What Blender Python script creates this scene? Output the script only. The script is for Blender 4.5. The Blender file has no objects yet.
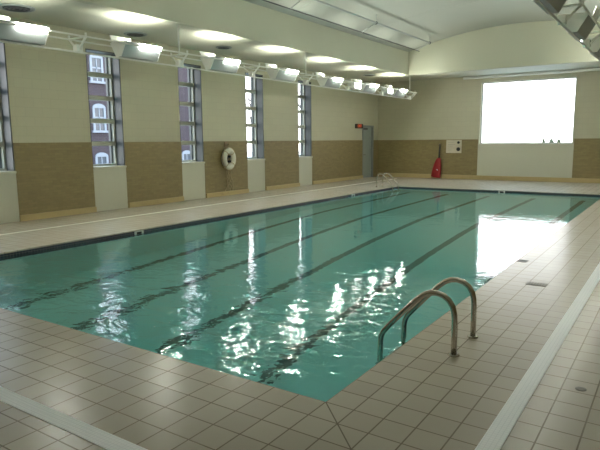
import bpy, bmesh, math, random
from mathutils import Vector, Matrix
random.seed(7)
scene = bpy.context.scene
C = scene.collection

# ------------------------------------------------------------------ camera, sky, exposure
cd = bpy.data.cameras.new('camera')
cam = bpy.data.objects.new('camera', cd); C.objects.link(cam)
YAW, PITCH, ROLL, FPX = 0.5904, 0.14768, -0.00778, 565.7
fw = Vector((-math.sin(YAW)*math.cos(PITCH), math.cos(YAW)*math.cos(PITCH), -math.sin(PITCH)))
rt = Vector((math.cos(YAW), math.sin(YAW), 0)); up = rt.cross(fw)
r2 = rt*math.cos(ROLL) + up*math.sin(ROLL); u2 = up*math.cos(ROLL) - rt*math.sin(ROLL)
m = Matrix((r2, u2, -fw)).transposed().to_4x4(); m.translation = Vector((1.767, -2.916, 1.65))
cam.matrix_world = m
cd.sensor_width = 36; cd.sensor_fit = 'HORIZONTAL'; cd.lens = FPX/600*36; cd.clip_start = .05; cd.clip_end = 500
scene.camera = cam

SKY_STRENGTH = 2.9
LAMP_VAULT, LAMP_SOFFIT = 7.5, 9.5         # watts of each floodlight towards the vault and the soffit
w = bpy.data.worlds.new('sky'); scene.world = w; w.use_nodes = True
wt = w.node_tree; bg = wt.nodes['Background']
tcw = wt.nodes.new('ShaderNodeTexCoord'); spw = wt.nodes.new('ShaderNodeSeparateXYZ'); crw = wt.nodes.new('ShaderNodeValToRGB')
wt.links.new(tcw.outputs['Generated'], spw.inputs[0]); wt.links.new(spw.outputs[2], crw.inputs[0]); wt.links.new(crw.outputs[0], bg.inputs[0])
for i, (ps, cl) in enumerate(((0, (1, .95, .93, 1)), (.22, (.93, .93, .95, 1)), (.42, (.62, .80, 1, 1)))):      # hazy white horizon, blue higher up
    el = crw.color_ramp.elements[i] if i < 2 else crw.color_ramp.elements.new(ps)
    el.position = ps; el.color = cl
bg.inputs[1].default_value = SKY_STRENGTH
vs = scene.view_settings
vs.view_transform = 'Standard'; vs.look = 'None'; vs.gamma = 1; vs.exposure = 1.14; vs.use_curve_mapping = False

XW, YW, XR, YB = -9.85, 20.88, 3.33, -5.5        # room faces
L, W = 16.12, 6.71                                # pool
SOF = 4.2                                         # soffit height
FX0, FX1, FY0, FY1 = -7.5, .78, -4.0, 18.7        # raised vault opening
WINS = [(2.703, 3.676), (5.573, 6.537), (8.473, 9.387), (11.373, 12.297), (14.351, 15.246)]
WZ0, WZ1 = 1.07, 3.8
FWX0, FWX1, FWZ0, FWZ1 = -5.22, -1.68, 1.46, 3.95
DY0, DY1, DZ = 19.335, 20.397, 2.3

def portal(loc, rot, sx, sy):                     # tells the renderer where daylight enters
    ld = bpy.data.lights.new('daylight_portal', 'AREA'); ld.shape = 'RECTANGLE'; ld.size = sx; ld.size_y = sy
    ld.cycles.is_portal = True
    o = bpy.data.objects.new('daylight_portal', ld); C.objects.link(o); o.location = loc; o.rotation_euler = rot
for y0, y1 in WINS: portal((XW-.42, (y0+y1)/2, (WZ0+WZ1)/2), (0, -math.pi/2, 0), WZ1-WZ0, y1-y0)
portal(((FWX0+FWX1)/2, YW+.42, (FWZ0+FWZ1)/2), (-math.pi/2, 0, 0), FWX1-FWX0, FWZ1-FWZ0)

# ------------------------------------------------------------------ materials
def new_mat(name):
    mt = bpy.data.materials.new(name); mt.use_nodes = True
    nt = mt.node_tree; return mt, nt, nt.nodes['Principled BSDF']
def N(nt, typ, **kw):
    n = nt.nodes.new(typ)
    for k, v in kw.items(): setattr(n, k, v)
    return n
def mathn(nt, op, a, b=None, clamp=False):
    n = N(nt, 'ShaderNodeMath', operation=op, use_clamp=clamp)
    for i, v in enumerate((a, b)):
        if v is None: continue
        if isinstance(v, (int, float)): n.inputs[i].default_value = v
        else: nt.links.new(v, n.inputs[i])
    return n.outputs[0]
def mixc(nt, fac, a, b):
    n = N(nt, 'ShaderNodeMix', data_type='RGBA')
    for i, v in ((0, fac), (6, a), (7, b)):
        if isinstance(v, (int, float)): n.inputs[i].default_value = v
        elif isinstance(v, tuple): n.inputs[i].default_value = (*v, 1)
        else: nt.links.new(v, n.inputs[i])
    return n.outputs[2]
def paint(name, col, rough=.5, metal=0, var=.06, scale=6, bump=0, spec=.5):
    mt, nt, p = new_mat(name)
    tc = N(nt, 'ShaderNodeTexCoord'); nz = N(nt, 'ShaderNodeTexNoise')
    nz.inputs['Scale'].default_value = scale; nz.inputs['Detail'].default_value = 4
    nt.links.new(tc.outputs['Object'], nz.inputs['Vector'])
    dark = tuple(c*(1-var) for c in col); lite = tuple(min(1, c*(1+var)) for c in col)
    nt.links.new(mixc(nt, nz.outputs[0], dark, lite), p.inputs['Base Color'])
    p.inputs['Roughness'].default_value = rough; p.inputs['Metallic'].default_value = metal
    p.inputs['Specular IOR Level'].default_value = spec
    if bump:
        b = N(nt, 'ShaderNodeBump'); b.inputs['Strength'].default_value = bump; b.inputs['Distance'].default_value = .01
        nt.links.new(nz.outputs[0], b.inputs['Height']); nt.links.new(b.outputs[0], p.inputs['Normal'])
    return mt
def brick(name, c1, c2, mortar, bw, rh, ms, plane='xy', offset=.5, rough=.5, bump=.3, dirt=.08, dscale=1.5, rough_var=0, shift=(0, 0), spec=.5):
    mt, nt, p = new_mat(name)
    tc = N(nt, 'ShaderNodeTexCoord'); sp = N(nt, 'ShaderNodeSeparateXYZ'); cb = N(nt, 'ShaderNodeCombineXYZ')
    nt.links.new(tc.outputs['Object'], sp.inputs[0])
    a, b_ = {'xy': (0, 1), 'yz': (1, 2), 'xz': (0, 2)}[plane]
    nt.links.new(mathn(nt, 'ADD', sp.outputs[a], shift[0]), cb.inputs[0]); nt.links.new(mathn(nt, 'ADD', sp.outputs[b_], shift[1]), cb.inputs[1])
    bt = N(nt, 'ShaderNodeTexBrick', offset=offset, squash=1.0)
    nt.links.new(cb.outputs[0], bt.inputs['Vector'])
    bt.inputs['Color1'].default_value = (*c1, 1); bt.inputs['Color2'].default_value = (*c2, 1); bt.inputs['Mortar'].default_value = (*mortar, 1)
    bt.inputs['Scale'].default_value = 1; bt.inputs['Brick Width'].default_value = bw; bt.inputs['Row Height'].default_value = rh
    bt.inputs['Mortar Size'].default_value = ms; bt.inputs['Mortar Smooth'].default_value = .2; bt.inputs['Bias'].default_value = 0
    nz = N(nt, 'ShaderNodeTexNoise'); nz.inputs['Scale'].default_value = dscale; nz.inputs['Detail'].default_value = 5
    nt.links.new(tc.outputs['Object'], nz.inputs['Vector'])
    v = mathn(nt, 'ADD', mathn(nt, 'MULTIPLY', nz.outputs[0], 2*dirt), 1-dirt)
    hs = N(nt, 'ShaderNodeHueSaturation'); nt.links.new(bt.outputs[0], hs.inputs['Color']); nt.links.new(v, hs.inputs['Value'])
    nt.links.new(hs.outputs[0], p.inputs['Base Color'])
    p.inputs['Roughness'].default_value = rough; p.inputs['Specular IOR Level'].default_value = spec
    if rough_var: nt.links.new(mathn(nt, 'ADD', mathn(nt, 'MULTIPLY', nz.outputs[0], rough_var), rough-rough_var/2), p.inputs['Roughness'])
    bm_ = N(nt, 'ShaderNodeBump', invert=True); bm_.inputs['Strength'].default_value = bump; bm_.inputs['Distance'].default_value = .004
    nt.links.new(bt.outputs[1], bm_.inputs['Height']); nt.links.new(bm_.outputs[0], p.inputs['Normal'])
    return mt, nt, p, hs, sp
def emit(name, col, st):
    mt, nt, p = new_mat(name)
    p.inputs['Base Color'].default_value = (*col, 1); p.inputs['Emission Color'].default_value = (*col, 1); p.inputs['Emission Strength'].default_value = st
    return mt

T = .203
deck, nt, p, hs, sp = brick('deck_tile', (.475, .43, .355), (.44, .395, .325), (.225, .19, .145), T, T, .005, 'xy', 0, .26, .5, .08, 1.1, 0, (20*T, 40*T), spec=.18)
ax = mathn(nt, 'ABSOLUTE', mathn(nt, 'ADD', sp.outputs[0], sp.outputs[1]))      # mitre seam at the pool corner
near = mathn(nt, 'MULTIPLY', mathn(nt, 'LESS_THAN', ax, .006), mathn(nt, 'MULTIPLY', mathn(nt, 'GREATER_THAN', sp.outputs[0], 0), mathn(nt, 'LESS_THAN', sp.outputs[0], 2.03*T)))
nt.links.new(mixc(nt, near, hs.outputs[0], (.20, .175, .135)), p.inputs['Base Color'])

WALLC = ((.53, .51, .375), (.515, .495, .365), (.48, .46, .34))
wall_l_mat = brick('painted_block_left', *WALLC, .4, .2, .006, 'yz', .5, .55, .15, .03)[0]
wall_f_mat = brick('painted_block_far', *WALLC, .4, .2, .006, 'xz', .5, .55, .15, .03)[0]
TAN = ((.275, .215, .092), (.235, .18, .078), (.23, .175, .08))
tan_l = brick('tan_tile_left', *TAN, .2, .055, .004, 'yz', .5, .5, .4, .12, 9)[0]
tan_f = brick('tan_tile_far', *TAN, .2, .055, .004, 'xz', .5, .5, .4, .12, 9)[0]
pale = paint('pale_panel', (.57, .565, .455), .5, var=.02)
base_m = paint('tan_base', (.50, .385, .19), .45, var=.06)
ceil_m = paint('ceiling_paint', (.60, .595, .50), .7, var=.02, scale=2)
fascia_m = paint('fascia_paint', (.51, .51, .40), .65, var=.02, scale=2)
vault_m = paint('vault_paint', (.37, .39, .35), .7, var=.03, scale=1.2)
frame_m = paint('window_frame_grey', (.46, .47, .40), .4)
shade_lining_m = paint('jamb_shade_grey', (.075, .08, .075), .45)  # shade of the window recess put into a near-black colour
sill_m = paint('sill_paint', (.62, .61, .50), .45, var=.02)
white_m = paint('white_metal', (.72, .73, .70), .4, var=.03)
truss_m = paint('truss_white', (.80, .80, .75), .4, var=.03)
grey_m = paint('grey_housing', (.36, .385, .38), .45, var=.05)
steel = paint('brushed_steel', (.62, .57, .50), .24, metal=1, var=.08, scale=40)
black = paint('black', (.02, .02, .02), .5)
dark = paint('dark_grey', (.07, .07, .075), .5)
drain_dark = paint('drain_dark', (.16, .145, .12), .5)
drain_rim = paint('drain_bar', (.24, .22, .18), .5)
red = paint('red_vinyl', (.30, .012, .014), .42, var=.15)
door_m = paint('door_grey_blue', (.30, .34, .33), .45, var=.03)
jamb_m = paint('door_frame_grey', (.24, .27, .27), .45, var=.03)
rope_m = paint('rope', (.50, .40, .24), .8, var=.15, scale=60)
ring_m = paint('ring_white', (.72, .70, .60), .45, var=.06)
grate_m = brick('drain_grate', (.93, .95, .97), (.91, .94, .96), (.80, .83, .86), .025, .025, .002, 'xy', 0, .5, 0, .04)[0]
brown_seat = paint('bracket_tan', (.30, .19, .09), .5)
band_m = brick('navy_mosaic', (.045, .048, .068), (.065, .065, .088), (.15, .14, .15), .05, .05, .004, 'yz', 0, .25, .2, .1)[0]
band_f = brick('navy_mosaic_far', (.035, .05, .06), (.05, .065, .075), (.10, .11, .11), .05, .05, .004, 'xz', 0, .25, .2, .1)[0]
redbrick = brick('red_brick', (.036, .020, .025), (.027, .016, .021), (.05, .04, .045), .24, .08, .010, 'yz', .5, .8, .3, .15)[0]
stone = paint('pale_stone', (.30, .31, .33), .7)
bark = paint('bark', (.10, .085, .075), .9)
leaf = paint('shrub_green', (.05, .06, .03), .9, var=.3)
ground_m = paint('pale_ground', (.42, .42, .40), .9, var=.1, scale=.4)
lamp_lens = emit('lamp_lens', (1, .97, .85), 3.0)
side_lens = emit('side_lens', (.98, 1, .90), 150.0)
spot_lens = emit('spot_lens', (1, 1, .97), 9.0)
exit_red = emit('exit_letters', (1, .16, .05), .22)

gl, nt, p = new_mat('window_glass')
for n in list(nt.nodes):
    if n.type != 'OUTPUT_MATERIAL': nt.nodes.remove(n)
tr = N(nt, 'ShaderNodeBsdfTransparent'); tr.inputs[0].default_value = (.92, .95, .96, 1); gs = N(nt, 'ShaderNodeBsdfGlossy'); gs.inputs['Roughness'].default_value = .02
fr = N(nt, 'ShaderNodeFresnel'); fr.inputs[0].default_value = 1.45; mx = N(nt, 'ShaderNodeMixShader')
nt.links.new(fr.outputs[0], mx.inputs[0]); nt.links.new(tr.outputs[0], mx.inputs[1]); nt.links.new(gs.outputs[0], mx.inputs[2])
nt.links.new(mx.outputs[0], nt.nodes['Material Output'].inputs[0])
glass_m = gl
dark_pane, nt, p = new_mat('dark_pane'); p.inputs['Base Color'].default_value = (.05, .06, .075, 1); p.inputs['Roughness'].default_value = .1

# pool plaster with the lane lines laid in dark tile
basin_m, nt, p = new_mat('pool_plaster')
tc = N(nt, 'ShaderNodeTexCoord'); sp = N(nt, 'ShaderNodeSeparateXYZ'); nt.links.new(tc.outputs['Object'], sp.inputs[0])
mask = None
for lx in (-6.12, -4.74, -3.36, -1.96, -.56):
    k = mathn(nt, 'LESS_THAN', mathn(nt, 'ABSOLUTE', mathn(nt, 'SUBTRACT', sp.outputs[0], lx)), .07)
    mask = k if mask is None else mathn(nt, 'ADD', mask, k)
inner = mathn(nt, 'MULTIPLY', mathn(nt, 'GREATER_THAN', sp.outputs[1], .35), mathn(nt, 'LESS_THAN', sp.outputs[1], L-.3))
mask = mathn(nt, 'MULTIPLY', mask, inner)
nz = N(nt, 'ShaderNodeTexNoise'); nz.inputs['Scale'].default_value = .8; nz.inputs['Detail'].default_value = 3; nt.links.new(tc.outputs['Object'], nz.inputs['Vector'])
nt.links.new(mixc(nt, mask, mixc(nt, nz.outputs[0], (.40, .71, .69), (.46, .78, .75)), (.07, .15, .145)), p.inputs['Base Color'])
p.inputs['Roughness'].default_value = .7

water_m, nt, p = new_mat('pool_water')
p.inputs['Base Color'].default_value = (.40, .90, .90, 1); p.inputs['Roughness'].default_value = .0
p.inputs['IOR'].default_value = 1.333; p.inputs['Transmission Weight'].default_value = 1
tc = N(nt, 'ShaderNodeTexCoord'); sp = N(nt, 'ShaderNodeSeparateXYZ'); nt.links.new(tc.outputs['Object'], sp.inputs[0])
mp = N(nt, 'ShaderNodeMapping'); mp.inputs['Scale'].default_value = (1, 1.5, 1); mp.inputs['Rotation'].default_value = (0, 0, .5); nt.links.new(tc.outputs['Object'], mp.inputs[0])
n1 = N(nt, 'ShaderNodeTexNoise'); n1.inputs['Scale'].default_value = 3.2; n1.inputs['Detail'].default_value = 2.5; n1.inputs['Distortion'].default_value = .6
n2 = N(nt, 'ShaderNodeTexNoise'); n2.inputs['Scale'].default_value = 1.1; n2.inputs['Detail'].default_value = 1
nt.links.new(mp.outputs[0], n1.inputs['Vector']); nt.links.new(tc.outputs['Object'], n2.inputs['Vector'])
mr = N(nt, 'ShaderNodeMapRange', interpolation_type='SMOOTHSTEP'); nt.links.new(sp.outputs[1], mr.inputs[0])
for i, v in ((1, .2), (2, 5.0), (3, 1.0), (4, .16)): mr.inputs[i].default_value = v
n3 = N(nt, 'ShaderNodeTexNoise'); n3.inputs['Scale'].default_value = 11; n3.inputs['Detail'].default_value = 2; nt.links.new(mp.outputs[0], n3.inputs['Vector'])
rip = mathn(nt, 'ADD', n1.outputs[0], mathn(nt, 'MULTIPLY', n3.outputs[0], .16))
h = mathn(nt, 'ADD', mathn(nt, 'MULTIPLY', rip, mr.outputs[0]), mathn(nt, 'MULTIPLY', n2.outputs[0], .25))
bp = N(nt, 'ShaderNodeBump'); bp.inputs['Strength'].default_value = 1; bp.inputs['Distance'].default_value = .016
nt.links.new(h, bp.inputs['Height']); nt.links.new(bp.outputs[0], p.inputs['Normal'])

# ------------------------------------------------------------------ mesh helpers
class MB:
    def __init__(s): s.bm = bmesh.new()
    def box(s, x0, x1, y0, y1, z0, z1, bev=0, mi=0):
        mt = Matrix.Translation(((x0+x1)/2, (y0+y1)/2, (z0+z1)/2)) @ Matrix.Diagonal((x1-x0, y1-y0, z1-z0, 1))
        r = bmesh.ops.create_cube(s.bm, size=1, matrix=mt)
        fs = {f for v in r['verts'] for f in v.link_faces}
        for f in fs: f.material_index = mi
        if bev:
            es = list({e for v in r['verts'] for e in v.link_edges})
            bmesh.ops.bevel(s.bm, geom=es, offset=bev, segments=2, affect='EDGES', profile=.5)
        return s
    def tube(s, pts, r, n=12, cap=True, closed=False):
        pts = [Vector(q) for q in pts]; rings = []; k = len(pts)
        rs = r if isinstance(r, (list, tuple)) else [r]*k
        ref = None
        for i, q in enumerate(pts):
            if closed: t = pts[(i+1) % k]-pts[i-1]
            else: t = pts[min(i+1, k-1)]-pts[max(i-1, 0)]
            t.normalize()
            if ref is None:
                ref = Vector((0, 0, 1)) if abs(t.z) < .9 else Vector((1, 0, 0))
            a = t.cross(ref)
            if a.length < 1e-4: ref = Vector((0, 1, 0)); a = t.cross(ref)
            a.normalize(); b = a.cross(t).normalized(); ref = b
            rings.append([s.bm.verts.new(q + (a*math.cos(2*math.pi*j/n) + b*math.sin(2*math.pi*j/n))*rs[i]) for j in range(n)])
        for i in range(k if closed else k-1):
            A, B = rings[i], rings[(i+1) % k]
            for j in range(n):
                f = s.bm.faces.new((A[j], A[(j+1) % n], B[(j+1) % n], B[j])); f.smooth = True
        if cap and not closed:
            s.bm.faces.new(rings[0][::-1]); s.bm.faces.new(rings[-1])
        return s
    def prism(s, prof, axis, a, b):               # closed profile extruded along an axis
        def P(u, v, t): return {'x': (t, u, v), 'y': (u, t, v), 'z': (u, v, t)}[axis]
        A = [s.bm.verts.new(P(u, v, a)) for u, v in prof]; B = [s.bm.verts.new(P(u, v, b)) for u, v in prof]; n = len(prof)
        for i in range(n): s.bm.faces.new((A[i], A[(i+1) % n], B[(i+1) % n], B[i]))
        s.bm.faces.new(A[::-1]); s.bm.faces.new(B); return s
    def lathe(s, prof, origin, axis='z', n=24):   # prof: (radius, height)
        rings = []
        for r, h_ in prof:
            ring = []
            for j in range(n):
                c, d = r*math.cos(2*math.pi*j/n), r*math.sin(2*math.pi*j/n)
                o = {'z': (c, d, h_), 'x': (h_, c, d), 'y': (c, h_, d)}[axis]
                ring.append(s.bm.verts.new(Vector(origin)+Vector(o)))
            rings.append(ring)
        for A, B in zip(rings, rings[1:]):
            for j in range(n):
                f = s.bm.faces.new((A[j], A[(j+1) % n], B[(j+1) % n], B[j])); f.smooth = True
        s.bm.faces.new(rings[0][::-1]); s.bm.faces.new(rings[-1]); return s
    def quad(s, *q):                              # one open sheet, its front by the order of the corners
        s.bm.faces.new([s.bm.verts.new(p_) for p_ in q]); s.sheet = True; return s
    sheet = False
    def build(s, name, mat, parent=None, **props):
        if not s.sheet: bmesh.ops.recalc_face_normals(s.bm, faces=s.bm.faces[:])
        me = bpy.data.meshes.new(name); s.bm.to_mesh(me); s.bm.free()
        for mm in (mat if isinstance(mat, (list, tuple)) else [mat]): me.materials.append(mm)
        o = bpy.data.objects.new(name, me); C.objects.link(o)
        if parent is not None:
            o.parent = parent
        for k, v in props.items(): o[k] = v
        return o
def empty(name, loc=(0, 0, 0), rz=0, **props):
    o = bpy.data.objects.new(name, None); C.objects.link(o); o.location = loc; o.rotation_euler = (0, 0, rz); o.empty_display_size = .1
    for k, v in props.items(): o[k] = v
    return o
def children(o): return [c for c in bpy.data.objects if c.parent is o]
def copy_tree(o, parent=None):
    c = o.copy(); C.objects.link(c)
    if parent is not None: c.parent = parent
    for ch in children(o): copy_tree(ch, c)
    return c
ST = dict(kind='structure')

# ------------------------------------------------------------------ floor and pool
DK = .25
fl = MB()
fl.box(0, XR+.4, YB-.4, YW+.4, -DK, 0).box(XW-.4, -W, YB-.4, YW+.4, -DK, 0).box(-W, 0, YB-.4, 0, -DK, 0).box(-W, 0, L, YW+.4, -DK, 0)
fl.build('floor', deck, **ST)
basin = empty('pool_basin', **ST)
b = MB()
ys = [-.1, 5, L*.62, L+.1]; zs = [-2.45, -2.1, -1.3, -1.15]
prof = list(zip(ys, zs)); prof += [(ys[-1], zs[-1]-.3), (ys[0], zs[0]-.3)]
b.prism(prof, 'x', -W-.1, .1)
b.build('basin_floor', basin_m, basin)
b = MB()
b.box(-W-.3, -W, -.3, L+.3, -2.7, -DK).box(0, .3, -.3, L+.3, -2.7, -DK).box(-W, 0, -.3, 0, -2.7, -DK).box(-W, 0, L, L+.3, -2.7, -DK)
b.build('basin_wall', basin_m, basin)
MB().box(-W, -W+.012, 0, L, -.30, -.022).box(-.012, 0, 0, L, -.30, -.022).build('tile_band', band_m, basin)
MB().box(-W+.012, -.012, L-.012, L, -.30, -.022).box(-W+.012, -.012, 0, .012, -.30, -.022).build('tile_band', band_f, basin)
wb = MB()
wb.quad((-W+.012, .012, 0), (-.012, .012, 0), (-.012, L-.012, 0), (-W+.012, L-.012, 0))
wo = wb.build('pool_water', water_m, label='clear teal water filling the indoor swimming pool', category='water'); wo.location = (0, 0, -.07)

# ------------------------------------------------------------------ walls
wl = MB(); TH = .42
x0, x1 = XW-TH, XW
edges = [YB-.4]
for a, c in WINS: edges += [a, c]
edges += [DY0, DY1, YW+TH]
for i in range(0, len(edges), 2):
    wl.box(x0, x1, edges[i], edges[i+1], -DK, SOF+.2)
for a, c in WINS: wl.box(x0, x1, a, c, WZ1, SOF+.2).box(x0, x1, a, c, -DK, WZ0-.05)
wl.box(x0, x1, DY0, DY1, DZ, SOF+.2)
wl = wl.build('wall_left', wall_l_mat, **ST)
pe = [edges[0]+.4]
for a, c in WINS: pe += [a, c]
pe += [DY0]
for i in range(0, len(pe), 2):
    MB().box(XW, XW+.025, pe[i], pe[i+1], .0, 1.655).build('wainscot_panel', tan_l, wl, label='tan tiled lower panel')
MB().box(XW, XW+.025, DY1, YW, 0, 1.655).build('wainscot_panel', tan_l, wl, label='tan tiled lower panel')
for a, c in WINS: MB().box(XW, XW+.02, a, c, 0, WZ0-.05).build('under_window_panel', pale, wl, label='pale smooth panel under a window')
bl = MB()
for i in range(0, len(pe), 2): bl.box(XW+.025, XW+.075, pe[i]+.005, pe[i+1]-.005, 0, .13, .008)
bl.build('baseboard_left', base_m, **ST)

wf = MB(); y0, y1 = YW, YW+TH
wf.box(XW-.0, FWX0, y0, y1, -DK, SOF+.2).box(FWX1, XR+TH, y0, y1, -DK, SOF+.2).box(FWX0, FWX1, y0, y1, FWZ1, SOF+.2).box(FWX0, FWX1, y0, y1, -DK, FWZ0)
wf = wf.build('wall_far', wall_f_mat, **ST)
for a, c in ((XW+.025, FWX0-.04), (FWX1+.04, XR)): MB().box(a, c, YW-.025, YW, 0, 1.655).build('wainscot_panel', tan_f, wf, label='tan tiled lower panel')
MB().box(FWX0-.04, FWX1+.04, YW-.02, YW, 0, FWZ0-.03).build('under_window_panel', pale, wf, label='pale smooth panel under a window')
MB().box(XW+.08, XR, YW-.075, YW-.025, 0, .17, .008).build('baseboard_far', base_m, **ST)
wr = MB().box(XR, XR+TH, YB-.4, YW+TH, -DK, SOF+.2).build('wall_right', wall_l_mat, **ST)
MB().box(XR-.025, XR, YB, YW-.025, 0, 1.655).build('wainscot_panel', tan_l, wr, label='tan tiled lower panel')
wk = MB().box(XW, XR, YB-TH, YB, -DK, SOF+.2).build('wall_near', wall_f_mat, **ST)
MB().box(XW+.025, XR-.025, YB, YB+.025, 0, 1.655).build('wainscot_panel', tan_f, wk, label='tan tiled lower panel')

# ------------------------------------------------------------------ ceiling: soffit ring, fascias, raised vault
ce = empty('ceiling', **ST)
MB().box(XW-.4, FX0, YB-.4, YW+.4, SOF, SOF+.15).box(FX1, XR+.4, YB-.4, YW+.4, SOF, SOF+.15).box(FX0, FX1, FY1, YW+.4, SOF, SOF+.15).box(FX0, FX1, YB-.4, FY0, SOF, SOF+.15).build('soffit', ceil_m, ce)
ZT = 5.08; RISE = .62; XC = (FX0+FX1)/2; HW = (FX1-FX0)/2
MB().box(FX0-.12, FX0+.012, FY0-.12, FY1+.12, SOF-.001, ZT+.2).build('fascia', fascia_m, ce)
MB().box(FX1-.012, FX1+.12, FY0-.12, FY1+.12, SOF-.001, ZT+.2).build('fascia', fascia_m, ce)
def vz(x): return ZT + RISE*(1-((x-XC)/HW)**2)
arc = [(FX0-.12+(2*HW+.24)*i/40) for i in range(41)]
for ya, yb_ in ((FY1-.012, FY1+.12), (FY0-.12, FY0+.012)):
    MB().prism([(x, vz(x)+.05) for x in arc] + [(FX1+.12, SOF-.001), (FX0-.12, SOF-.001)], 'y', ya, yb_).build('fascia', fascia_m, ce)
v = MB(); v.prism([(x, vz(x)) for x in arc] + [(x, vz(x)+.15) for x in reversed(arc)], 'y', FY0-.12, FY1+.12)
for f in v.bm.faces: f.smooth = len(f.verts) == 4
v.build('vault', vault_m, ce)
# seams of the vault panels
sm = MB()
for yy in (2.0, 6.2, 10.4, 14.6): sm.tube([(x, yy, vz(x)+.006) for x in arc[1:-1]], .012, 6)
sm.build('vault_seam', vault_m, ce)

# ------------------------------------------------------------------ windows
def bars(mb, y0, y1, zlist, xa, xb, t=.055):
    mb.box(xa, xb, y0, y0+t, WZ0, WZ1).box(xa, xb, y1-t, y1, WZ0, WZ1)
    for z in zlist: mb.box(xa, xb, y0+t, y1-t, z-t/2, z+t/2)
for i, (a, c) in enumerate(WINS):
    wn = empty('window_%d' % (i+1), (XW, (a+c)/2, WZ0), **ST)
    def loc(mb, name, mat): 
        o = mb.build(name, mat, wn); o.matrix_parent_inverse = Matrix.Translation(-Vector(wn.location)); return o
    f = MB(); t = .05; xa, xb = XW-.36, XW-.28
    f.box(xa, xb, a, a+t, WZ0, WZ1).box(xa, xb, c-.07, c, WZ0, WZ1).box(xa, xb, a+t, c-.07, WZ0, WZ0+t).box(xa, xb, a+t, c-.07, WZ1-t, WZ1)
    loc(f, 'window_frame', frame_m)
    for z in (1.62, 2.17, 2.72, 3.27): loc(MB().box(xa+.003, xb+.01, a+t, c-.07, z-.055, z+.055), 'mullion', frame_m)
    loc(MB().quad((xa+.024, a+t, WZ0+t), (xa+.024, c-.07, WZ0+t), (xa+.024, c-.07, WZ1-t), (xa+.024, a+t, WZ1-t)), 'pane', glass_m)
    loc(MB().box(xb, XW-.005, a, a+.025, WZ0, WZ1).box(xb, XW-.005, c-.025, c, WZ0, WZ1).box(xb, XW-.005, a+.025, c-.025, WZ1-.025, WZ1).box(XW-.43, xa, c-.12, c, WZ0, WZ1), 'jamb_shade_lining', shade_lining_m)  # dark boxes over the reveal, painting in its shade
    loc(MB().box(XW-.28, XW+.05, a-.0, c+.0, WZ0-.05, WZ0, .008), 'window_sill', sill_m)
wn = empty('window_6', ((FWX0+FWX1)/2, YW, FWZ0), **ST)
def loc6(mb, name, mat):
    o = mb.build(name, mat, wn); o.matrix_parent_inverse = Matrix.Translation(-Vector(wn.location)); return o
f = MB(); ya, yb_ = YW+.12, YW+.18; t = .05
f.box(FWX0, FWX0+t, ya, yb_, FWZ0, FWZ1).box(FWX1-t, FWX1, ya, yb_, FWZ0, FWZ1).box(FWX0+t, FWX1-t, ya, yb_, FWZ0, FWZ0+t).box(FWX0+t, FWX1-t, ya, yb_, FWZ1-t, FWZ1)
loc6(f, 'window_frame', white_m)
loc6(MB().quad((FWX0+t, ya+.03, FWZ0+t), (FWX1-t, ya+.03, FWZ0+t), (FWX1-t, ya+.03, FWZ1-t), (FWX0+t, ya+.03, FWZ1-t)), 'pane', glass_m)
loc6(MB().box(FWX0-.04, FWX1+.04, YW-.05, ya, FWZ0-.03, FWZ0, .006), 'window_sill', sill_m)

# ------------------------------------------------------------------ door
dr = empty('door_1', (XW, (DY0+DY1)/2, 0), **ST)
def locd(mb, name, mat, par=None, **k):
    o = mb.build(name, mat, dr, **k); o.matrix_parent_inverse = Matrix.Translation(-Vector(dr.location)); return o
locd(MB().box(XW-.30, XW+.03, DY0, DY0+.07, 0, DZ).box(XW-.30, XW+.03, DY1-.07, DY1, 0, DZ).box(XW-.30, XW+.03, DY0+.07, DY1-.07, DZ-.07, DZ), 'door_frame', jamb_m)
locd(MB().box(XW-.10, XW-.05, DY0+.07, DY1-.07, .01, DZ-.07), 'door_leaf', door_m)
locd(MB().tube([(XW-.05, DY0+.17, 1.02), (XW+.01, DY0+.17, 1.02), (XW+.01, DY0+.30, 1.02)], .012, 8), 'door_handle', steel)
locd(MB().box(XW-.05, XW+.02, DY0+.12, DY0+.50, DZ-.19, DZ-.11, .01), 'door_closer', dark)

# ------------------------------------------------------------------ lighting trusses and floodlights
TZ, BZ = 3.55, 3.30
YS = [1.99+2.56*k for k in range(7)]
def make_truss(xc, ya, yb_, label):
    t = empty('lighting_truss', (xc, 0, BZ), label=label, category='truss', group='white lighting trusses')
    for dx, dz, r in ((-.25, TZ-BZ, .016), (.25, TZ-BZ, .016), (0, 0, .018)):
        MB().tube([(dx, ya, dz), (dx, yb_, dz)], r, 10).build('chord', truss_m, t)
    for k in range(-1, 7):
        y = 3.79+2.56*k
        if y < ya or y > yb_: continue
        b_ = MB(); b_.tube([(-.25, y, TZ-BZ), (0, y, .01), (.25, y, TZ-BZ)], .022, 8).tube([(-.25, y, TZ-BZ), (.25, y, TZ-BZ)], .018, 8)
        b_.tube([(-.25, y, TZ-BZ), (-.25, y, TZ-BZ+.07)], .02, 8).tube([(.25, y, TZ-BZ), (.25, y, TZ-BZ+.07)], .02, 8)
        b_.box(-.06, .06, y-.07, y+.07, .0, .13, .01)
        b_.build('bracket', truss_m, t)
    b_ = MB().tube([(-.25, yb_, TZ-BZ), (0, yb_, 0), (.25, yb_, TZ-BZ)], .024, 8).tube([(-.25, yb_, TZ-BZ), (.25, yb_, TZ-BZ)], .024, 8)
    b_.build('end_bracket', truss_m, t)
    return t
tl = make_truss(-7.62, -2.2, 19.3, 'long white pipe truss running below the ceiling edge along the window wall')
for y, r in ((1.23, .02), (6.35, .02), (11.47, .02), (19.2, .022)):
    MB().tube([(0, y, TZ-BZ-.0), (0, y, SOF-BZ)], r, 8).build('hanger_rod', truss_m, tl)
tr_ = make_truss(.18, -2.2, 19.3, 'white pipe truss cut off by the upper right corner of the photo')
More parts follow.
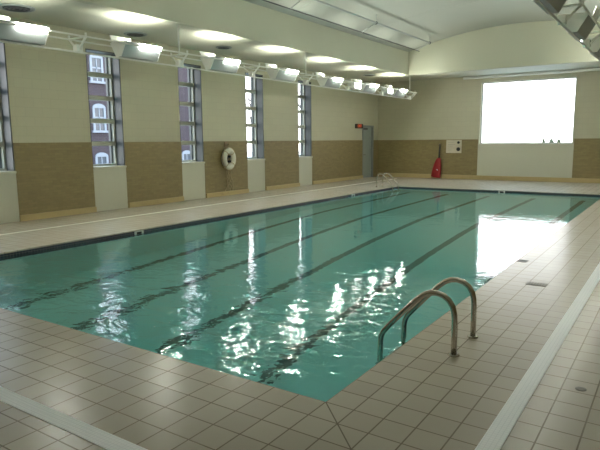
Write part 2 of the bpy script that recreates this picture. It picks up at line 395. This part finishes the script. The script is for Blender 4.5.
for y, r in ((1.23, .02), (6.35, .02), (11.47, .02), (19.2, .022)):
    MB().tube([(.5, y, SOF-BZ), (.25, y, TZ-BZ)], r, 8).build('hanger_rod', truss_m, tr_)

FL = .94
def make_flood():                                 # origin: middle of the trough's underside, length along y
    t = empty('floodlight', (0, 0, 0), category='light')
    hgt = .27; bw, tw = .07, .235; th = .012
    out = [(-bw, 0), (bw, 0), (tw, hgt), (tw-.02, hgt), (bw-.01, th), (-bw+.01, th), (-tw+.02, hgt), (-tw, hgt)]
    MB().prism(out, 'y', -FL/2, FL/2).build('housing', grey_m, t)
    for s in (-1, 1):
        MB().prism([(-bw-.004, -.004), (bw+.004, -.004), (tw+.006, hgt+.006), (-tw-.006, hgt+.006)], 'y', s*FL/2-.008, s*FL/2+.008).build('end_plate', truss_m, t)
    MB().box(-.05, .05, -.15, .15, .10, .11).build('lamp_lens', lamp_lens, t)
    for d, px, sx, sy, pw, spr in ((Vector((.86, 0, .5)), .05, .16, .7, LAMP_VAULT, 100), (Vector((-.30, 0, .95)), -.06, .08, .5, LAMP_SOFFIT, 120)):
        ld = bpy.data.lights.new('lamp_beam', 'AREA'); ld.shape = 'RECTANGLE'; ld.size = sx; ld.size_y = sy; ld.energy = pw; ld.color = (.97, 1, .85); ld.spread = math.radians(spr)
        lo = bpy.data.objects.new('lamp_beam', ld); C.objects.link(lo); lo.parent = t; lo.location = (px, 0 if px > 0 else FL*.18, .235)
        zq = -d; yq = Vector((0, 1, 0)); xq = yq.cross(zq); lo.rotation_euler = Matrix((xq, yq, zq)).transposed().to_euler()
    n = Vector((hgt, 0, -(tw-bw))).normalized()
    def P(u, y, d): # point on the pool side of the trough
        q = Vector((bw+(tw-bw)*u, y, hgt*u)) + n*d; return q
    sl = MB(); pts = []
    for d in (.001, .014):
        for u, y in ((.74, -.10), (.74, FL/2-.05), (.97, FL/2-.05), (.97, -.10)): pts.append(sl.bm.verts.new(P(u, y, d)))
    A, B = pts[:4], pts[4:]
    sl.bm.faces.new(A); sl.bm.faces.new(B)
    for i in range(4): sl.bm.faces.new((A[i], A[(i+1) % 4], B[(i+1) % 4], B[i]))
    sl.build('side_lens', side_lens, t, label='glowing lens on the side of the trough')
    MB().prism([(-tw+.01, hgt), (-tw+.03, hgt), (-tw-.03, hgt+.17), (-tw-.05, hgt+.17)], 'y', -FL/2+.02, .06).build('reflector_flap', white_m, t)
    return t
proto = make_flood()
left_lab = ['grey trough floodlight on the window side truss, cut by the left edge of the photo',
            'grey trough floodlight on the truss between the second and third windows',
            'grey trough floodlight on the truss just right of the third window',
            'grey trough floodlight on the truss between the fourth and fifth windows',
            'grey trough floodlight on the truss just past the last window',
            'grey trough floodlight between the two bright spotlights at the truss end',
            'last trough floodlight at the far end of the window side truss']
right_lab = ['trough floodlight on the right truss nearest the camera, above the photo frame',
             'trough floodlight on the right truss cut by the top edge of the photo',
             'trough floodlight wholly in view on the upper right truss, dark underside showing',
             'trough floodlight on the right truss cut by the right photo edge',
             'corner of a floodlight at the right photo edge, lowest one visible',
             'trough floodlight on the right truss just beyond the right photo edge',
             'farthest trough floodlight on the right truss, beyond the right photo edge']
for k, y in enumerate(YS):
    for side in (0, 1):
        o = proto if (k == 0 and side == 0) else copy_tree(proto)
        o.location = (-7.62 if side == 0 else .18, y+.625, BZ+.03)
        o.rotation_euler = (0, 0, 0 if side == 0 else math.pi)
        o['label'] = (left_lab if side == 0 else right_lab)[k]
        o['group'] = 'floodlights on the window side truss' if side == 0 else 'floodlights on the upper right truss'
o = copy_tree(proto); o.location = (-7.62, -.57+.625, BZ+.03)  # one more floodlight out of view, added to brighten the near deck
o['label'] = 'added unseen trough floodlight on the window side truss, brightening the near deck'; o['group'] = 'floodlights on the window side truss'
def make_spot():
    t = empty('spotlight', (0, 0, 0), category='light', group='spotlights at the truss end')
    MB().box(-.16, .12, -.22, .22, .02, .26, .02).build('housing', white_m, t)
    MB().box(.12, .135, -.19, .19, .05, .23, .004).build('lens', spot_lens, t)
    MB().tube([(0, -.24, .14), (0, -.24, .33), (0, .24, .33), (0, .24, .14)], .012, 6).build('yoke', truss_m, t)
    return t
sp0 = make_spot(); sp1 = copy_tree(sp0)
sp0.location = (-7.55, 14.36, BZ+.03); sp0['label'] = 'bright white square spotlight on the truss, nearer of the two'
sp1.location = (-7.55, 16.93, BZ+.03); sp1['label'] = 'bright white square spotlight on the truss, farther of the two'

# ------------------------------------------------------------------ pool ladders
def make_ladder():                                # origin on the pool edge, +x is the deck side
    t = empty('pool_ladder', (0, 0, 0), category='ladder', group='steel pool ladders')
    r = .0225; path = [(.42, 0), (.42, .30)]
    pts = [(.42, -.0), (.42, .15), (.42, .28), (.415, .33), (.40, .385), (.37, .43), (.325, .462), (.27, .475), (.215, .468), (.165, .445), (.11, .40), (.0, .285), (-.12, .15), (-.175, .085), (-.195, .04), (-.202, -.01), (-.204, -.2), (-.204, -1.05)]
    for y in (-.245, .245):
        MB().tube([(x, y, z) for x, z in pts], r, 16).build('rail', steel, t)
        MB().lathe([(.045, 0), (.045, .006), (.030, .014), (.024, .014)], (.42, y, 0), n=20).build('base_flange', steel, t)
    for z in (-.46, -.72, -.98):
        MB().box(-.25, -.16, -.225, .225, z-.015, z+.015, .005).build('tread', steel, t)
    return t
la = make_ladder(); la.location = (0, 1.46, 0); la['label'] = 'steel ladder with two looped grab rails on the near right pool edge'
lb = copy_tree(la); lb.location = (-W, 15.5, 0); lb.rotation_euler = (0, 0, math.pi); lb['label'] = 'small steel pool ladder at the far left corner near the door'

# ------------------------------------------------------------------ drains and deck fittings
def drain(name, x0, x1, y0, y1, label, mt=None):
    MB().box(x0, x1, y0, y1, 0, .004).build(name, mt or grate_m, label=label, category='drain', group='pale deck drains')
drain('trench_drain', .965, 1.078, -1.13, YW-1.1, 'pale strip drain along the right deck')
drain('trench_drain', XW+1.45, .965, -1.13, -1.012, 'pale strip drain across the near deck')
drain('trench_drain', XW+1.40, XW+1.50, -1.012, YW-1.1, 'pale strip drain along the window wall deck', paint('tan_drain', (.58, .54, .43), .45))
fd = empty('floor_drain', (.50, 3.85, 0), label='rectangular dark grate in the right deck tiles', category='drain')
MB().box(-.11, .11, -.07, .07, 0, .004).build('rim', drain_dark, fd)
g = MB()
for i in range(7): g.box(-.10+i*.03, -.085+i*.03, -.06, .06, .004, .006)
g.build('grate', drain_rim, fd)
dm = empty('depth_marker', (.075, 5.08, 0), label='small dark marker tile set in the right pool edge', category='tile')
MB().box(-.06, .06, -.08, .08, 0, .003, .001).build('tile', dark, dm)
cp = empty('round_drain', (1.33, 1.08, 0), label='small round drain cover in the deck right of the strip drain', category='drain')
MB().lathe([(.035, 0), (.035, .003), (.02, .004)], (0, 0, 0), n=20).build('cover_disc', drain_dark, cp)

def skimmer(loc, rz, label):
    t = empty('skimmer', loc, rz, label=label, category='skimmer', group='white skimmers in the pool tile band')
    MB().box(-.01, .014, -.14, .14, -.18, -.165).box(-.01, .014, -.14, .14, -.045, -.03).box(-.01, .014, -.14, -.09, -.165, -.045).box(-.01, .014, .09, .14, -.165, -.045).build('skimmer_frame', white_m, t)
    MB().box(-.008, -.002, -.09, .09, -.165, -.045).build('opening', black, t)
    t.scale = (1, .72, .72)
skimmer((-W+.024, 4.2, 0), 0, 'white skimmer in the dark tile band below the life ring wall')
skimmer((-W+.024, 12.7, 0), 0, 'white skimmer in the left tile band toward the far ladder')
skimmer((-3.02, L-.024, 0), -math.pi/2, 'white skimmer in the far tile band under the large window')

# ------------------------------------------------------------------ wall things
lr = empty('life_ring', (XW+.03, 10.33, 1.125), label='white life ring hanging on the tan wall between the third and fourth windows', category='life ring')
MB().tube([(.11, .205*math.cos(a*math.pi/20), .25*math.sin(a*math.pi/20)) for a in range(40)], .085, 14, closed=True).build('ring', ring_m, lr)
for k in range(4):
    a = math.pi/4+k*math.pi/2
    MB().tube([(.11+.088*math.cos(q*math.pi/6), (.205+.088*math.sin(q*math.pi/6))*math.cos(a), (.25+.088*math.sin(q*math.pi/6))*math.sin(a)) for q in range(12)], .012, 6, closed=True).build('band', rope_m, lr)
rp = MB()
rp.tube([(.13, .30*math.cos(a*math.pi/20), .345*math.sin(a*math.pi/20)) for a in range(40)], .012, 6, closed=True)
random.seed(3)
for k in range(5):
    pts = []
    for i in range(13):
        tt = i/12; pts.append((.02+.01*k, .05+.12*math.sin(tt*5+k*1.3)+.10*tt, -.36-.62*tt))
    rp.tube(pts, .006, 6)
rp.tube([(.03, .05, -.36), (.03, .12, -.7), (.04, -.1, -.96), (.05, -.22, -1.04), (.10, -.30, -1.07)], .008, 6)
rp.build('rope', rope_m, lr)
MB().box(0, .05, -.06, .06, -.10, .10, .01).build('wall_bracket', brown_seat, lr)
MB().box(.05, .12, -.13, -.02, -.02, .05, .005).box(.05, .12, .0, .12, -.12, -.05, .005).box(.05, .12, .02, .09, .03, .10, .005).build('clip', black, lr)
MB().tube([(0, 0, .42), (.12, 0, .42), (.15, 0, .46)], .015, 8).box(0, .02, -.06, .06, .36, .52, .004).build('hook', brown_seat, lr)

es = empty('exit_sign', (XW, 18.98, 2.25), label='small black exit sign with red letters on the wall left of the door', category='sign')
MB().box(0, .07, -.31, .31, -.09, .10, .008).build('sign_box', black, es)
def text(body, size, loc, rot, mat, parent, name):
    cu = bpy.data.curves.new(name, 'FONT'); cu.body = body; cu.size = size; cu.align_x = 'CENTER'; cu.align_y = 'CENTER'; cu.extrude = .003
    o = bpy.data.objects.new(name, cu); C.objects.link(o)
    dg = bpy.context.evaluated_depsgraph_get(); me = bpy.data.meshes.new_from_object(o.evaluated_get(dg)); bpy.data.objects.remove(o)
    me.materials.clear(); me.materials.append(mat)
    o = bpy.data.objects.new(name, me); C.objects.link(o); o.parent = parent; o.location = loc; o.rotation_euler = rot
    return o
text('EXIT', .17, (.074, 0, .005), (math.pi/2, 0, math.pi/2), exit_red, es, 'letters')

rtube = empty('rescue_tube', (-6.90, YW-.13, 0), label='red rescue tube leaning on the far wall by a black strap', category='rescue tube')
b = MB(); rows = []
secs = [(.015, -.07, .20, .07), (.06, -.065, .215, .085), (.25, -.045, .205, .09), (.45, -.02, .18, .085), (.62, 0, .15, .075), (.76, .02, .115, .06), (.84, .03, .07, .04), (.87, .035, .02, .015)]
for z, cx, hx, hy in secs:
    rows.append([b.bm.verts.new((cx+hx*math.copysign(abs(math.cos(a))**.7, math.cos(a)), -hy+hy*.95*math.copysign(abs(math.sin(a))**.7, math.sin(a))+.015, z-.03*math.cos(a)*(z < .1))) for a in [2*math.pi*j/20 for j in range(20)]])
for A, B in zip(rows, rows[1:]):
    for j in range(20): b.bm.faces.new((A[j], A[(j+1) % 20], B[(j+1) % 20], B[j])).smooth = True
b.bm.faces.new(rows[0][::-1]); b.bm.faces.new(rows[-1]); bmesh.ops.translate(b.bm, verts=b.bm.verts[:], vec=(0, 0, .03))
b.build('float_body', red, rtube)
MB().tube([(.035, -.02, .86), (.035, .0, 1.1), (.03, .065, 1.45)], .034, 8).build('strap', black, rtube)
MB().box(-.02, .09, .04, .084, 1.42, 1.48, .01).build('hook', steel, rtube)
MB().lathe([(.045, 0), (.045, .012)], (.0, -.155, .36), axis='y', n=16).build('badge', white_m, rtube, label='pale round badge')

nb = empty('notice_board', (-6.27, YW-.025, 1.36), label='white notice board on the far wall right of the red rescue tube', category='sign')
MB().box(-.33, .33, -.025, 0, -.27, .27, .004).build('board', paint('notice_cream', (.62, .56, .44), .5), nb)
MB().lathe([(.08, 0), (.08, -.02), (.05, -.03)], (.20, -.025, -.11), axis='y', n=20).build('disc', black, nb)
MB().lathe([(.055, 0), (.055, -.02), (.03, -.03)], (.20, -.025, .17), axis='y', n=20).build('disc', black, nb)
ln = MB()
for z, x0_, x1_ in ((.18, -.26, .02), (.09, -.26, .06), (.02, -.26, -.02), (-.06, -.26, .04), (-.14, -.26, -.08)): ln.box(x0_, x1_, -.027, -.025, z-.008, z+.008)
ln.build('printed_lines', paint('faded_print', (.40, .36, .30), .6), nb)

# ------------------------------------------------------------------ ceiling things
def vent(x, y, r, label):
    t = empty('ceiling_vent', (x, y, SOF), label=label, category='vent', group='round ceiling vents')
    MB().lathe([(r, 0), (r, -.02), (r*.86, -.03), (r*.84, -.004)], (0, 0, 0), n=28).build('rim', grey_m, t)
    for k in (.74, .52, .30): MB().lathe([(r*k, -.004), (r*(k-.04), -.034), (r*(k-.16), -.034), (r*(k-.14), -.004)], (0, 0, 0), n=28).build('cone', dark, t)
vent(-8.95, 3.45, .33, 'dark round ceiling vent in the upper left corner of the photo')
vent(-9.25, 6.55, .27, 'dark round ceiling vent above the second window from the left')
vent(-8.85, 9.25, .22, 'dark round ceiling vent just above the third floodlight')
vent(-8.7, 17.7, .25, 'dark round ceiling vent above the far end of the window side truss')

pf = empty('hanging_pipe_frame', (-6.5, 0, 5.0), label='thin grey pipe frame hung under the left side of the vault', category='pipes')
MB().tube([(.30, 1, .16), (.30, 17.7, .16)], .030, 8).build('pipe', grey_m, pf)
MB().tube([(-.30, 1, -.02), (-.30, 18.1, -.02)], .016, 8).build('conduit', dark, pf)
for y in (4.0, 9.3, 13.2, 17.6):
    MB().tube([(-.30, y+.2, -.02), (.30, y, .16)], .012, 6).build('brace', grey_m, pf)
    MB().tube([(.30, y, .16), (.30, y, vz(-6.2)-5.0)], .010, 6).build('hanger', grey_m, pf)
    MB().lathe([(.035, -.03), (.05, 0), (.035, .03)], (.30, y, .16), axis='y', n=12).build('clamp', dark, pf)

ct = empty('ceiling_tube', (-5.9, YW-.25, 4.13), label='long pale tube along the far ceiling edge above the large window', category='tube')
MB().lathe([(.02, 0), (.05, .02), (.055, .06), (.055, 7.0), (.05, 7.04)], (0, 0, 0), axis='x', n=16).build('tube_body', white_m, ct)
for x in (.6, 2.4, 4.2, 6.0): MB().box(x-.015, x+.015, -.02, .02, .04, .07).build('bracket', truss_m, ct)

# ------------------------------------------------------------------ outside
MB().box(-70, XW-.45, -30, 90, -.7, -.45).box(XR+.45, 60, -30, 90, -.7, -.45).box(XW-.45, XR+.45, YW+.45, 90, -.7, -.45).build('ground', ground_m, **ST)
BX = -25.0
bd = empty('brick_building', (BX, 15, -.45), label='red brick building with white windows seen through the left windows', category='building')
def locb(mb, name, mat, par, **k):
    o = mb.build(name, mat, par, **k)
    o.matrix_parent_inverse = Matrix.Translation(-Vector(bd.location)) if par is bd else Matrix.Identity(4)
    return o
locb(MB().box(BX-8, BX, 0, 26.3, -.45, 7.3), 'brick_wall', redbrick, bd)
locb(MB().box(BX-8.2, BX+.25, -.2, 26.5, 7.3, 7.6, .04), 'cornice', stone, bd)
frame_white = paint('sash_white', (.20, .22, .25), .5)
for cy in (7.3, 10.6, 13.9, 17.25, 20.4, 23.8):
    for z0_ in (-.35, 2.3, 4.95)[:1 if cy > 23 else 3]:
        f = MB(); hw_ = .42; z1_ = z0_+1.26
        f.box(BX, BX+.07, cy-hw_, cy-hw_+.13, z0_, z1_).box(BX, BX+.07, cy+hw_-.13, cy+hw_, z0_, z1_).box(BX, BX+.12, cy-hw_-.08, cy+hw_+.08, z0_-.12, z0_)
        f.box(BX, BX+.05, cy-hw_+.13, cy+hw_-.13, z0_+.66, z0_+.74).box(BX, BX+.05, cy-.03, cy+.03, z0_, z1_)
        top = [(cy+hw_*math.cos(a*math.pi/10), z1_-.05+.24*math.sin(a*math.pi/10)) for a in range(11)]
        f.prism(top, 'x', BX, BX+.08)
        fo = locb(f, 'building_window', frame_white, bd)
        po = MB().box(BX+.01, BX+.02, cy-hw_+.13, cy+hw_-.13, z0_, z1_-.05).build('pane', dark_pane, fo)

def bare_tree(x, y, hgt, seed, label):
    rnd = random.Random(seed); t = empty('bare_tree', (x, y, -.45), label=label, category='tree', group='bare trees beyond the windows')
    tk = MB(); br = MB()
    def grow(mb, p0, d, ln_, r, depth):
        pts = [p0]; q = p0.copy(); dd = d.copy()
        for i in range(3):
            dd = (dd + Vector((rnd.uniform(-.14, .14), rnd.uniform(-.14, .14), .04))).normalized(); q = q+dd*ln_/3; pts.append(q.copy())
        mb.tube(pts, [r, r*.9, r*.78, r*.65], 5, cap=False)
        if depth:
            for k in range(3 if depth > 1 else 4):
                a = rnd.uniform(0, 6.28); nd = (dd + Vector((math.cos(a), math.sin(a), rnd.uniform(-.1, .3)))*.62).normalized()
                grow(br, q, nd, ln_*rnd.uniform(.6, .8), r*.62, depth-1)
    grow(tk, Vector((0, 0, 0)), Vector((0, 0, 1)), hgt*.27, .13, 4)
    tk.build('trunk', bark, t); br.build('branches', bark, t)
bare_tree(-21, 25.6, 8, 5, 'bare tree outside the fourth window from the left')
bare_tree(-20, 30.6, 8, 11, 'bare tree outside the fifth window from the left')
for k, (x, s) in enumerate(((-10.1, .2), (-9.35, .3), (-8.65, .24))):
    t = MB(); rnd = random.Random(k)
    bmesh.ops.create_icosphere(t.bm, subdivisions=3, radius=1)
    for vv in t.bm.verts: vv.co = Vector((vv.co.x*s, vv.co.y*s, vv.co.z*1.08+1.02))*(1+rnd.uniform(-.08, .08))
    o = t.build('clipped_shrub', leaf, label='tiny dark shrub far outside the large window, ' + ('leftmost', 'middle', 'rightmost')[k] + ' of three', category='shrub', group='shrubs outside the large window'); o.location = (x, 60, -.45)
